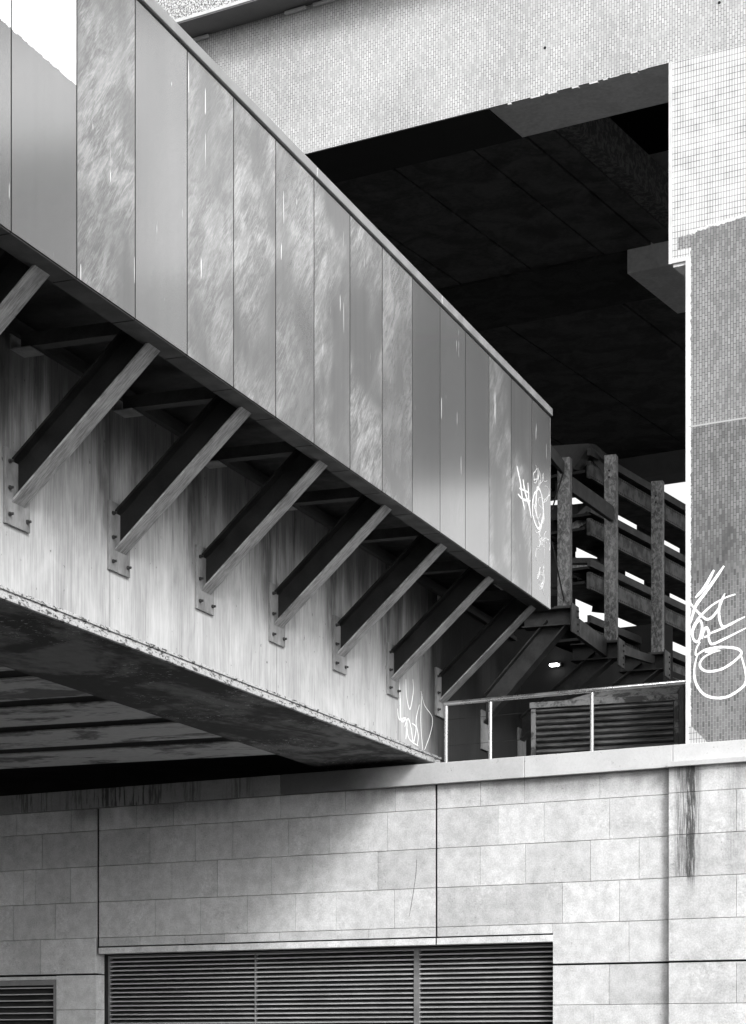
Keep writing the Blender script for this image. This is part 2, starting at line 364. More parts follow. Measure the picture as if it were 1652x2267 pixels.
for i in range(4):
    a, b, c, d = C[i]
    L_ = [sx(u) for u in a]
    blocks(run(SL, L_[0])+L_[1:]+[sJ1-JW], H[i], H[i+1])
    blocks([sJ1+JW]+[sx(u) for u in b]+[sJ2-JW*.8], H[i], H[i+1])
    blocks([sJ2+JW*.8]+[sx(u) for u in c]+[sP], H[i], H[i+1])
    P_ = [sP]+[sx(u, -.08) for u in d]; blocks(P_[:-1]+run(P_[-1] if d else sP, SR, .9), H[i], H[i+1], -.08)
# thin course over the lintel
zt = .997
blocks([sJ1+JW]+[sx(u) for u in (R1(893), R1(1180), R1(1430), R2(127), R2(700))]+[sJ2-JW*.8], H[4], zt)
blocks([sJ2+JW*.8, sx(R2(1467)), sOR], H[4], zt)
# below: left block, right block, pier
blocks(run(SL, sx(R1(-300)))+[sx(R1(258)), sOL], H[4], H[5]+.006)
blocks([sOR, sx(R3(905)), sP], H[4], H[5]+.006)
blocks([sP]+run(sP, SR, .9)[1:], H[4], H[5]+.006, -.08)
sSL = sx(R1(358)); sSL0 = sSL-1.3
for i in range(5, 11):
    if i < 8:
        blocks(run(SL, sSL0), H[i]-(.008 if i == 5 else 0), H[i+1]); blocks([sSL, sOL], H[i]-(.008 if i == 5 else 0), H[i+1])
        blocks([sOR, sx(R3(778)), sP] if i % 2 else [sOR, sP-.75, sP], H[i]-(.008 if i == 5 else 0), H[i+1])
    else:
        blocks(run(SL, sP), H[i], H[i+1])
    blocks([sP]+([sx(R3(1590), -.08)] if i % 2 else [])+run(sx(R3(1590), -.08) if i % 2 else sP, SR, .9)[1:], H[i]-(.008 if i == 5 else 0), H[i+1], -.08)
# jamb stones of the opening
for i in range(4, 8): mas.box(sOL-.05, sOL-.001, .102, .145, H[i+1]+G, H[i]-G-(.008 if i == 5 else 0), 1.08)
mas.box(sSL0-.001, sSL-.001, .0, .1, .665, .70, 1.05)
mas.build('masonry', M_STONE, wall, bevel=.003)
for sj in (sJ1, sJ2):
    b = MB(); b.box(sj-JW+.001, sj+(JW if sj == sJ1 else JW*.8)-.001, .012, .146, .93, CB-.001); b.build('movement_joint', M_BLACK, wall)
lin = MB()
xs_ = [sJ1+JW]+[sx(u, -.01) for u in (R1(803), R1(1135), R1(1475), R2(75), R2(487), R2(862))]+[sJ2-JW*.8]
for a, b in list(zip(xs_[:-1], xs_[1:]))+[(sJ2+JW*.8, sx(R3(130), -.01)), (sx(R3(130), -.01), sOR)]: lin.box(a+.001, b-.001, -.012, .14, .922, .984, random.uniform(1.08, 1.16))
lin.build('lintel', M_STONE, wall, bevel=.003)
bk = MB(); D0 = .104
bk.box(SL, sOL-.052, .148, .34, -1.6, 2.43); bk.box(sOR+.001, SR, D0, .34, -1.6, 2.43); bk.box(sOL-.052, sOR+.001, .148, .34, .99, 2.43)
bk.box(sOL-.052, sOR+.001, D0+.05, .34, -1.6, H[8]); bk.build('backing', M_JOINT, wall)
# coping
cp = MB()
cj = [SL, sx(R1(425), -.06), sx(R2(135), -.06), sx(R3(237), -.06), sx(R3(1185), -.06)]
tn = [.50, .46, .80, .93]
for (a, b), t in zip(zip(cj[:-1], cj[1:]), tn): cp.box(a+.002, b-.002, -.06, .36, CB, CT, t)
cp.build('coping', M_COPE, wall, bevel=.005)
cp = MB(); cp.box(cj[-1]+.002, SR, -.062, .36, CB+.045, CT, .98); cp.box(cj[-1]-.03, SR, -.125, .36, CB-.005, CB+.04, .9)
cp.build('pier_coping', M_COPE, wall, bevel=.004)
# big louvre
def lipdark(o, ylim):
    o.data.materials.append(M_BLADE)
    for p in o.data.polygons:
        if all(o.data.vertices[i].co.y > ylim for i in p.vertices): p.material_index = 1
def louvre(x0, x1, z0, z1, yf, pitch, lip, name, mulls, label):
    b = MB(); n = int((z1-z0)/pitch)
    for i in range(n):
        z = z1-.012-i*pitch
        b.box(x0+.02, x1-.02, yf, yf+.006, z-lip, z)
        b.hexa([(x0+.02, yf+.006, z-.004), (x1-.02, yf+.006, z-.004), (x1-.02, yf+.06, z+.028), (x0+.02, yf+.06, z+.028),
                (x0+.02, yf+.006, z), (x1-.02, yf+.006, z), (x1-.02, yf+.06, z+.032), (x0+.02, yf+.06, z+.032)])
    o = b.build(name, M_LOUV, wall); o['label'] = label; lipdark(o, yf+.005)
    f = MB(); f.box(x0, x0+.02, yf-.004, yf+.07, z0, z1); f.box(x1-.02, x1, yf-.004, yf+.07, z0, z1); f.box(x0+.021, x1-.021, yf-.003, yf+.07, z1-.006, z1+.012)
    for (m, wd, pr) in mulls: f.box(m-wd/2, m+wd/2, yf-pr, yf+.07, z0, z1-.007)
    q = f.build('frame', M_LFR, o)
    q = MB(); q.box(x0-.002, x1+.002, yf+.08, yf+.09, z0, z1+.02); q.build('shade_backplate', M_BLACK, o)
    return o
yl = .16
louvre(sx(240, yl), sOR+.03, -.4, .905, yl, .0455, .0135, 'louvre', ((sx(R1(1627), yl), .008, .003), (sx(R2(1007), yl), .055, .012)), 'wide louvre of fine horizontal blades under the pale lintel')
fr_ = MB(); fr_.box(sOL-.001, sx(240, yl)-.001, .149, .2, -.4, .92); fr_.box(sx(240, yl), sOR, .149, .155, .906, .921); fr_.build('opening_trim', M_STEEL, wall)
# small louvre, framed, at far left
b = MB(); zT = .662; y0 = .012; fw = .055
for i in range(14):
    z = zT-.075-i*.0665; b.box(sSL0+fw, sSL-fw+.02, y0+.012, y0+.018, z-.012, z)
    b.hexa([(sSL0+fw, y0+.018, z-.004), (sSL-fw+.02, y0+.018, z-.004), (sSL-fw+.02, y0+.07, z+.04), (sSL0+fw, y0+.07, z+.04),
            (sSL0+fw, y0+.018, z), (sSL-fw+.02, y0+.018, z), (sSL-fw+.02, y0+.07, z+.044), (sSL0+fw, y0+.07, z+.044)])
o = b.build('louvre', M_LOUV, wall); lipdark(o, y0+.017); o['label'] = 'small framed louvre with widely spaced blades at the left edge'
f = MB(); f.box(sSL0, sSL, -.006, .03, zT-.055, zT); f.box(sSL-.034, sSL, -.005, .09, -.35, zT-.056); f.box(sSL0, sSL0+.034, -.005, .09, -.35, zT-.056)
f.build('frame', M_LFR, o, bevel=.002)
f = MB(); f.box(sSL0, sSL, .095, .1, -.39, zT); f.build('shade_backplate', M_BLACK, o)
# scratches on stone
sc = MB()
def ribbon(mb, pts, width, plane, fr, ax, val, off, taper=True, n=8, n3=.003):
    P = [Vector((p[0], p[1], 0)) for p in pts]; Q = []
    for i in range(len(P)-1):
        p0 = P[max(i-1, 0)]; p1 = P[i]; p2 = P[i+1]; p3 = P[min(i+2, len(P)-1)]
        for j in range(n):
            t = j/n; Q.append(.5*((2*p1)+(-p0+p2)*t+(2*p0-5*p1+4*p2-p3)*t*t+(-p0+3*p1-3*p2+p3)*t**3))
    Q.append(P[-1])
    W3 = [unp(q.x, q.y, fr, ax, val) for q in Q]; m = len(W3); b0 = len(mb.v)
    nr = Vector((0, 0, 0)); nr[ax] = off
    for i, p in enumerate(W3):
        d = (W3[min(i+1, m-1)]-W3[max(i-1, 0)]).normalized(); sd = d.cross(nr.normalized())
        wd = width*(.5 + .5*min(1, 4*min(i, m-1-i)/m) if taper else 1)*random.uniform(.88, 1.12)
        for sg in (-1, 1):
            for hgt in (n3, 0): mb.v.append(tuple(p+sd*sg*wd/2+nr.normalized()*hgt))
    for i in range(m-1):
        a = b0+i*4; c = a+4
        for q in ((a, a+2, c+2, c), (a+1, c+1, c+3, a+3), (a, c, c+1, a+1), (a+2, a+3, c+3, c+2)): mb.face(list(q))
ribbon(sc, [(R2(1005), 1904), (R2(1002), 1930), (R2(988), 1968), (R2(973), 2000), (R2(958), 2030)], .0035, 0, W, 1, -.002, -1, n3=.0015)
sc.build('scratch', M_JOINT, wall)

# ------------------------------------------------------------ viaduct
HB = 8.65
via = thing('viaduct', 'tiled concrete road viaduct crossing the top of the photo on a tiled pillar', 'viaduct', W, (4, .5, 2.62))
b = MB(); b.box(-16, 14, 0, .02, HB, 10.11); b.build('tiled_beam', M_TILE, via)
b = MB(); b.box(-16, 14, -.33, .3, 10.112, 11.9); b.build('parapet', M_PEBBLE, via)
b = MB(); b.box(-16, 14, -.335, .2, 10.085, 10.111); b.build('parapet_soffit', M_SMOOTH, via)
b = MB(); b.box(-16, 14, -.342, -.333, 10.10, 10.13); b.build('parapet_trim', M_TRIM, via)
for u in (430, 645, 708):
    br_ = MB(); p = unp(u, 70, W, 1, -.1); br_.box(p.x-.12, p.x+.12, -.04, -.005, 10.045, 10.075)
    br_.build('fixing_bracket', M_TRIM, via, bevel=.004)
sA = sx(1078); 
pa = unp(1078, 240, W, 2, HB); pc = unp(1155, 307, W, 2, HB)
yb = .75
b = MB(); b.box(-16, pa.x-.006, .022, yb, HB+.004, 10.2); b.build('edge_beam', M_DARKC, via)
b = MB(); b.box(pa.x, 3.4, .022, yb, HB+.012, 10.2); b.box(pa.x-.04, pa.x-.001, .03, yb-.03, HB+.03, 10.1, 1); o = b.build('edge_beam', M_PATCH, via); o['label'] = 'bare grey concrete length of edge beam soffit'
# broken mortar along the lower edge of the tiles
x_ = pa.x
while x_ < 3.0:
    l = random.uniform(.03, .11)
    if random.random() < .6:
        ch = MB(); ch.box(x_, x_+l, .0, .02+random.random()*.03, HB-random.uniform(.004, .016), HB-.001); ch.build('mortar_remnant', M_TRIM, via)
    x_ += l*random.uniform(1, 2.5)
# deck soffit panels with joints running in depth
HD = 8.75
def jx(u, v): return unp(u, v, W, 2, HD).x
js = [jx(881, 383), jx(1056, 340), jx(1171, 310), jx(1231, 295)]
stp = js[1]-js[0]
y1c = unp(1185, 597, W, 2, HD).y; y2c = unp(1470, 697, W, 2, HD-.24).y; y3c = unp(1400, 1018, W, 2, HD).y
b = MB()
xs_ = [js[0]-stp*i for i in range(6, 0, -1)]+js
for a, c in zip(xs_[:-1], xs_[1:]): b.box(a+.012, c-.012, yb+.003, y1c, HD+random.uniform(0, .01), HD+.5)
b.build('deck_slab', M_DECK, via, bevel=.01)
# curb beam beside the open bay
b = MB(); b.box(js[3]-.002, js[3]+.20, yb+.003, y1c-.001, HD+.03, HD+.42); b.build('bay_curb', M_CURB, via)
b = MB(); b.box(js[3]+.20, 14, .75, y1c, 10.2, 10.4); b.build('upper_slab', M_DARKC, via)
# cross beam with light stub
xst = unp(1390, 578, W, 1, y1c).x
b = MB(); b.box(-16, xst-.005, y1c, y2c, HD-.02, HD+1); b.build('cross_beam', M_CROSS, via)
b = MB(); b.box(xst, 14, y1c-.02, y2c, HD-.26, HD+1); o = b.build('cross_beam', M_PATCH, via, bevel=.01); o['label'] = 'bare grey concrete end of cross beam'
b = MB(); j2 = [unp(u, v, W, 2, HD).x for u, v in ((1177, 760), (1432, 780))]
sp_ = 1.55; base_ = unp(1190, 775, W, 2, HD).x; xs_ = [base_+sp_*i for i in range(-9, 9)]
for a, c in zip(xs_[:-1], xs_[1:]): b.box(a+.014, c-.014, y2c+.002, y3c, HD+.03+random.uniform(0, .01), HD+.5)
b.build('deck_slab', M_DECK, via, bevel=.01)
b = MB(); b.box(-16, 14, y3c+.002, y3c+.55, 8.46, HD+1); b.build('far_beam', M_SMOOTH, via)
b = MB(); b.box(-16, 14, .3, y3c, 10.42, 10.6); b.build('road_slab', M_DARKC, via)
# pillar
pil = MB(); xu = unp(1482, 300, W, 1, 0).x; xl = unp(1519.5, 1200, W, 1, 0).x; zc = unp(1500, 581, W, 1, 0).z
pil.prism([(xl, 0, 2.622), (5.5, 0, 2.618), (5.5, 0, HB-.002), (xu, 0, HB-.002), (xu, 0, zc), (xl, 0, zc)], (0, .9, 0))
pil.build('pillar', M_PILLAR, via)
b = MB(); b.box(xu-.003, xu+.028, -.006, .0, zc-.004, HB-.004); b.box(xl-.003, xl+.022, -.006, .0, 2.62, zc-.005); b.build('corner_trim', M_TRIM, via)
b = MB(); b.box(xu+.03, xl, .02, .86, zc-.03, zc-.002); b.build('pillar_head', M_PATCH, via)
# graffiti on the pillar
gf = MB()
def r7(l): return [((2580+a/2.833)/1.7433, (2100+c/2.833)/1.7433) for a, c in l]
for l, wd in (
 ([(500,285),(400,470),(295,590)], .024), ([(610,240),(500,400),(400,540),(300,680),(245,860)], .024),
 ([(225,630),(300,720),(380,800),(430,825),(490,790),(560,690),(620,540)], .018),
 ([(735,550),(620,590),(480,670),(370,770),(300,860),(265,950),(275,1040),(320,1070),(355,1000),(370,900),(350,840),(310,870),(268,965)], .018),
 ([(620,540),(570,640),(555,760),(570,860),(610,905),(720,855),(840,795)], .018),
 ([(370,1040),(385,960),(415,915),(440,955),(440,1000),(390,1020)], .02), ([(440,985),(600,920),(760,840)], .016),
 ([(440,1000),(450,1060),(485,1095),(600,1045),(850,920)], .018),
 ([(350,1070),(310,1140),(305,1215),(400,1160),(550,1130),(700,1135),(780,1160),(795,1210),(700,1300),(580,1370),(450,1395),(370,1370),(345,1310),(390,1240),(480,1190),(570,1165)], .018),
 ([(400,1185),(480,1170),(570,1165)], .016),
 ([(320,1210),(290,1330),(285,1450),(320,1560),(400,1650),(520,1685),(650,1670),(770,1600),(840,1530),(850,1430),(820,1300),(790,1200)], .019)):
    ribbon(gf, r7(l), wd*1.25, 0, W, 1, -.001, -1, n3=.002)
gf.build('graffiti', M_SPRAY, via)
# weep holes
for u, v in ((1207, 106), (1593, 6)):
    b = MB(); p = unp(u, v, W, 1, 0); b.tube((p.x, -.004, p.z), (p.x, .01, p.z), .013); b.build('weep_pipe', M_BLACK, via)

# ------------------------------------------------------------ footbridge
XO = 1.05; HF = 4.135; HP0 = 4.14
bri = thing('footbridge', 'long footbridge on steel struts with grey metal panels running away to the right', 'footbridge', B, (0, 8, 2.62))
def tB(u, x=XO): return unp(u, 500, B, 0, x).y
hp_top = unp(303, 0, B, 0, XO).z
edges = [25,170,299.5,414.5,517.5,610.5,695.5,775,846.5,913,974.5,1030.5,1083,1132,1177.5,1219]
te = [tB(u) for u in edges]
pt_ = te[1]-te[0]
NX = 8; te = [te[0]-pt_*q for q in range(NX, 0, -1)]+te
print('edges', [round(t, 3) for t in te])
smears = {5: .8, 7: .7, 8: .9, 9: .75, 10: .95, 11: 1.0, 12: .75, 14: .1, 16: .9, 17: 1.0}
for i, (a, c) in enumerate(zip(te[:-1], te[1:])):
    i -= NX-3
    b = MB(); b.box(XO-.0055, XO, a+.006, c-.006, HP0, hp_top)
    o = b.build('cladding_panel', M_CLAD, bri); o.data.materials.append(M_BLACK)
    for p in o.data.polygons:
        if abs(p.normal.y) > .5: p.material_index = 1
    o.color = (smears.get(i+1, .06), 1.0 if i < 4 else 0.0, random.uniform(.96, 1.04), 1)
    o.rotation_euler = (0, 0, 0)
    if i+1 in smears and smears[i+1] > .5: o['label'] = 'metal panel with smeared cleaned-off graffiti'
    if i in (2, 3): o['label'] = 'metal panel with a white upper corner'
b = MB(); b.box(XO-.10, XO-.0065, te[0], te[-1]-.01, HP0+.002, hp_top+.014); b.build('shade_backing', M_BLACK, bri)
b = MB(); b.box(XO-.098, XO-.0, te[-1]-.004, te[-1]+.004, HP0, hp_top+.0); b.build('end_trim', M_CAP, bri)
# cap
b = MB(); cj_ = [te[0], tB(697), tB(974), te[-1]+.012]
for a, c in zip(cj_[:-1], cj_[1:]): b.box(XO-.13, XO+.02, a+.003, c-.003, hp_top+.016, hp_top+.085)
b.build('parapet_cap', M_CAP, bri, bevel=.004)
# fascia soffit strips
b = MB()
for a, c in zip(te[:-1], te[1:]):
    b.box(XO-.15, XO-.004, a+.006, c-.006, HF-.006, HF); b.box(XO-.15, XO-.146, a+.006, c-.006, HF+.001, HF+.09)
b.build('fascia_soffit', M_FASCIA, bri)
# main beam
TE = 10.8; HBm = 2.672
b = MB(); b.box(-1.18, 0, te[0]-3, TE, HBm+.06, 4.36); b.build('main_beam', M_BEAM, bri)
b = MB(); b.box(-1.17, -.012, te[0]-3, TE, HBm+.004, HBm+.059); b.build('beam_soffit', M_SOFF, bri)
b = MB(); b.box(-.01, .018, te[0]-3, 8.1, HBm, HBm+.03); b.box(-.01, .010, te[0]-3, 8.1, HBm+.031, HBm+.055); b.box(-.01, .022, te[0]-3, 8.1, HBm+.056, HBm+.078); b.build('beam_edge', M_EDGE, bri, bevel=.003)
# deck over struts
b = MB(); b.box(.0, XO-.1, te[0]-1, te[-1], 4.42, 4.5); b.box(-1.18, XO-.101, te[0]-3, te[-1], 4.501, 4.56); b.box(-1.18, -.02, te[-1]+.001, TE, 4.501, 4.56); b.box(-.019, .45, te[-1]+.001, te[-1]+2.3, 4.44, 4.5); b.build('walkway_deck', M_STEEL, bri)
b = MB(); b.box(.002, .05, te[0]-1, te[-1]+2.2, 4.30, 4.34); b.box(.002, .012, te[0]-1, te[-1]+2.2, 4.341, 4.41); b.build('deck_ledger', M_GALVD, bri)
b = MB(); b.box(.62, .68, te[0]-1, te[-1], 4.335, 4.419); b.build('deck_stringer', M_STEEL, bri)
# struts
feet = [unp(u, 1200, B, 0, 0).y for u in (6, 237, 431, 594, 735, 855, 962)]
print('feet', [round(t, 3) for t in feet]); sp = (feet[5]-feet[0])/5
feet = [feet[0]-sp*q for q in (4, 3, 2, 1)] + feet
hpl = [unp(u, v, B, 0, 0).z for u, v in ((7,1155),(238,1250),(432,1335),(594,1412))]
print('plate bottoms', hpl)
def strut(t, x1=1.02, h1=4.20, dark=False):
    # I-section in the x-z plane: outer (lower) flange, web, inner (upper) flange
    PB = 3.135; wf = .16; ts = t+.07
    a = Vector((.0, 0, PB+.12)); d = Vector((x1, 0, h1+.0)) - Vector((.0, 0, PB+.12)); d.normalize()
    nrm = Vector((-d.z, 0, d.x))    # upward normal
    dep = .195
    def line(off, x): # z at given x on line offset
        p = a+nrm*off; return p.z+(x-p.x)*d.z/d.x
    web = MB(); y0 = ts; y1 = ts+wf; ym = (y0+y1)/2
    def plank(mb, o0, o1, ya, yb_, xa, xb):
        mb.hexa([(xa, ya, line(o0, xa)), (xb, ya, line(o0, xb)), (xb, yb_, line(o0, xb)), (xa, yb_, line(o0, xa)),
                 (xa, ya, line(o1, xa)), (xb, ya, line(o1, xb)), (xb, yb_, line(o1, xb)), (xa, yb_, line(o1, xa))])
    plank(web, .014, dep-.014, ym-.005, ym+.005, .022, x1-.06)
    plank(web, dep-.014, dep, y0, y1, .022, x1-.12)
    o = web.build('strut', M_STEEL, bri)
    fl = MB(); plank(fl, 0, .0135, y0, y1, .022, x1-.0); fl.build('lower_flange', M_FLANGE, o, bevel=.002)
    pl_ = MB(); pl_.box(.001, .021, t, t+.29, PB, PB+.46)
    pl_.build('base_plate', M_PLATE, o, bevel=.002)
    for yy, zz in ((.04, .06), (.04, .22), (.04, .38), (.25, .06), (.25, .38)):
        bo = MB(); bo.tube((.021, t+yy, PB+zz), (.033, t+yy, PB+zz), .014, 6); bo.tube((.037, t+yy, PB+zz), (.05, t+yy, PB+zz), .009, 8); bo.build('bolt', M_BOLT, o)
    return o
for i, t in enumerate(feet): 
    strut(t)
    am = MB(); ya = t+.13
    am.box(.05, .93, ya, ya+.008, 4.235, 4.30); am.box(.05, .93, ya, ya+.09, 4.227, 4.235); am.box(.05, .93, ya, ya+.09, 4.30, 4.308)
    o = am.build('cross_arm', M_GALVD, bri)
    cl = MB(); cl.box(.001, .14, ya-.05, ya+.12, 4.205, 4.212); cl.box(.001, .009, ya-.05, ya+.12, 4.213, 4.299); cl.build('cleat', M_PLATE, o)
# graffiti on beam and panels
def z4(l, dy=2400): return [((1440+a/1.147)/1.7433, (dy+c/1.147)/1.7433) for a, c in l]
gf = MB()
for l, wd in (([(115,270),(120,350),(122,430),(135,440),(145,425)], .02), ([(145,255),(148,330),(163,388),(178,310),(176,255)], .016),
 ([(108,385),(115,432),(140,428),(150,455),(145,520)], .014), ([(140,465),(155,430),(168,470),(178,535),(190,470),(172,450)], .014), ([(205,368),(190,440),(200,505),(195,550)], .012),
 ([(150,470),(160,520),(200,550)], .012), ([(212,308),(228,370),(262,425),(255,490),(228,568)], .007), ([(216,320),(211,440),(220,572)], .008)):
    ribbon(gf, z4(l), wd, 0, B, 0, .001, 1, n3=.002)
gf.build('graffiti', M_SPRAY, bri)
gf = MB()
def z5(l): return [((1640+a/1.588)/1.7433, (1650+c/1.588)/1.7433) for a, c in l]
for l, wd in (([(565,240),(585,340),(597,430),(612,505)], .030), ([(602,320),(615,400),(638,480),(652,555)], .034), ([(632,340),(636,420),(645,520)], .022), ([(570,408),(600,440),(648,452)], .020), ([(578,372),(640,402)], .018),
 ([(700,375),(668,420),(662,540),(698,622),(726,540),(716,420),(690,372),(682,500),(704,615)], .022), ([(668,470),(690,560),(708,600)], .016)):
    ribbon(gf, z5(l), wd, 0, B, 0, XO+.001, 1, n3=.0015)
for q in range(26):
    cx = random.uniform(672, 752); cy = random.uniform(270, 1040); P_ = []
    a0 = random.uniform(0, 6.28); rx = random.uniform(10, 26); ry = random.uniform(20, 60)
    for m in range(random.randint(4, 8)):
        an = a0+m*random.uniform(.5, .9); P_.append((min(768, max(662, cx+rx*math.cos(an))), cy+ry*math.sin(an)+m*4))
    ribbon(gf, z5(P_), random.uniform(.002, .005), 0, B, 0, XO+.001, 1, n3=.001)
gf.build('graffiti', M_SPRAY, bri)

# ribbed soffit left of the beam
b = MB(); iv = [unp(0, v, B, 2, 2.72).y for v in (1505.9,1551,1571,1609,1626,1658,1672.5,1697.5)]
lt = .87; pit_ = (iv[6]-iv[0])/3
for kx in range(-4, 4):
    a = iv[0]+pit_*kx; x_ = -1.19
    while x_ > -7:
        b.box(x_-1.2+.004, x_, a, a+lt, 2.72, 2.732, 1); x_ -= 1.2
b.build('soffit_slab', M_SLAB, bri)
b = MB(); b.box(-8, -1.19, te[0]-3, TE, 2.93, 3.3); b.build('rib_deck', M_DARKC, bri)

# brackets and posts beyond the panels
def bracket(pos, base_h, inner, label=None):
    x, y = pos
    o = MB(); hh = .18; z1 = base_h-.02
    o.box(inner, x+.10, y-.10, y+.10, z1-.012, z1); o.box(inner, x+.10, y-.10, y+.10, z1-hh, z1-hh+.012); o.box(inner, x+.10, y-.005, y+.005, z1-hh+.012, z1-.012)
    r = o.build('bracket', M_GALVD, bri)
    e = MB(); e.box(x+.101, x+.116, y-.13, y+.13, z1-hh-.08, z1+.03); e.build('end_plate', M_STRAY, r)
    for zz in (-.19, -.12, -.05, .01):
        q = MB(); q.tube((x+.116, y+.08, z1+zz-.03), (x+.13, y+.08, z1+zz-.03), .012, 6); q.build('bolt', M_BOLT, r)
    return r
def post(pos, h0, h1, holes=True):
    x, y = pos; o = MB(); wd = .064
    # channel section post: front flange toward the camera, two webs
    o.box(x-wd, x+wd, y-.04, y-.028, h0, h1); o.box(x+wd-.012, x+wd, y-.0279, y+.06, h0, h1); o.box(x-wd, x-wd+.012, y-.0279, y+.06, h0, h1)
    r = o.build('post', M_GALV, bri, bevel=.004)
    if holes:
        for zz in (.17, .24):
            q = MB(); q.tube((x-.01, y-.043, h1-zz), (x-.01, y-.035, h1-zz), .011, 10); q.build('bolt_hole', M_BLACK, r)
    f = MB(); f.box(x-.09, x+.09, y-.07, y+.08, h0-.015, h0-.001); f.build('foot_plate', M_STRAY, r)
tp = unp(1063, 1500, B, 0, 0).y + .13
def at_t(u, v, t): return unp(u, v, B, 1, t)
P1 = at_t(1250, 1344, tp); P2 = at_t(1353, 1420, tp+sp*.97); P3 = at_t(1456, 1446, tp+sp*1.85)
T1h = at_t(1250, 1015, P1.y).z; T2h = at_t(1351, 1009, P2.y).z; T3h = at_t(1450, 1067, P3.y).z
print('posts', P1, P2, P3, T1h, T2h, T3h)
for P, T, hl in ((P1, T1h, False), (P2, T2h, True), (P3, T3h, True)):
    post((P.x, P.y), P.z, T, hl); bracket((P.x, P.y), P.z, P.x-.42)
# struts under the brackets
def knee(P, w_=.16):
    o = MB(); a = Vector((.022, P.y, 3.27)); c = Vector((P.x+.03, P.y, P.z-.205))
    d = (c-a).normalized(); n_ = Vector((-d.z, 0, d.x)); y0, y1 = P.y-w_/2, P.y+w_/2
    def ln(off, x): return (a+n_*off).z+(x-(a+n_*off).x)*d.z/d.x
    def pk(o0, o1, ya, yb_, xa, xb):
        o.hexa([(xa, ya, ln(o0, xa)), (xb, ya, ln(o0, xb)), (xb, yb_, ln(o0, xb)), (xa, yb_, ln(o0, xa)), (xa, ya, ln(o1, xa)), (xb, ya, ln(o1, xb)), (xb, yb_, ln(o1, xb)), (xa, yb_, ln(o1, xa))])
    pk(0, .012, y0, y1, .022, c.x); pk(.188, .20, y0, y1, .022, c.x-.2); pk(.0121, .1879, P.y-.006, P.y+.006, .022, c.x-.03)
    o.build('knee_brace', M_GALVD, bri)
    q = MB(); q.box(.001, .02, P.y-.12, P.y+.16, 3.0, 3.4); q.build('base_plate', M_PLATE, bri, bevel=.002)
for P in (P1, P2, P3): knee(P)
# rails between posts
o = MB(); R_ = lambda u, v, d: loc_depth(u, v, d, B)
g1_ = (P1 - Vector((.55, .9, 0))); o.bar(at_t(1205, 985, P1.y-.6), at_t(1246, 1036, P1.y-.07), .04, .13); o.bar(at_t(1264, 1074, P1.y+.08), at_t(1354, 1138, P2.y-.06), .05, .16)
o.build('guard_rail', M_STRAY, bri, bevel=.004)
q = MB(); q.bar(at_t(1249, 1016, P1.y-.1), at_t(1249, 1062, P1.y-.1), .05, .012); q.build('rail_plate', M_GALV, bri)
q = MB(); q.bar(at_t(1361, 1108, P2.y-.05), at_t(1361, 1152, P2.y-.05), .02, .05); q.build('rail_plate', M_GALV, bri)
o = MB(); o.bar(at_t(1278, 1390, P1.y+.15), at_t(1340, 1436, P2.y-.05), .05, .18); o.bar(at_t(1375, 1440, P2.y+.1), at_t(1446, 1462, P3.y-.05), .05, .09); o.build('edge_channel', M_STRAY, bri)
q = MB(); q.tube(at_t(1247, 1048, P1.y-.06), at_t(1222, 1130, P1.y-.4), .008, 8); q.build('tie_rod', M_STEEL, bri)
q = MB(); q.tube(at_t(1222, 1200, P1.y-.3), at_t(1249, 1330, P1.y-.06), .008, 8); q.build('tie_rod', M_STEEL, bri)

# ------------------------------------------------------------ layered steel screen behind
scr = thing('layered_steel_screen', 'dark layered steel screen of wide perforated channels behind the three bare posts', 'screen', W, (.2, 6, 2.05))
s0 = loc_depth(1367, 1029, 24.5, W)
xC = s0.x; yC = unp(1304, 1100, W, 0, xC).y; yF = 16.0
tops = [unp(1367, v, W, 0, xC).z for v in (1029, 1152, 1268, 1389)]
print('screen', xC, yC, tops)
k = NT('perforated_steel', .55, .3, .4); x, y, z = k.sep()
fy = k.M('FRACT', k.mul(y, 18.0)); hole = k.mul(k.ss(fy, .35, .37), k.attr('tone'))
gg = k.noise(8, det=5); k.col(k.mul(k.add(.055, k.ss(gg, .35, .65, -.03, .07)), k.sub(1.0, k.mul(hole, .95)))); M_PERF = k.m
ub = [unp(u, 1200, W, 0, xC-.68).y for u in (1367, 1413, 1466, 1510)]
yb0 = ub[1]; wb0 = ub[2]-ub[1]; pb0 = ub[2]-ub[0]
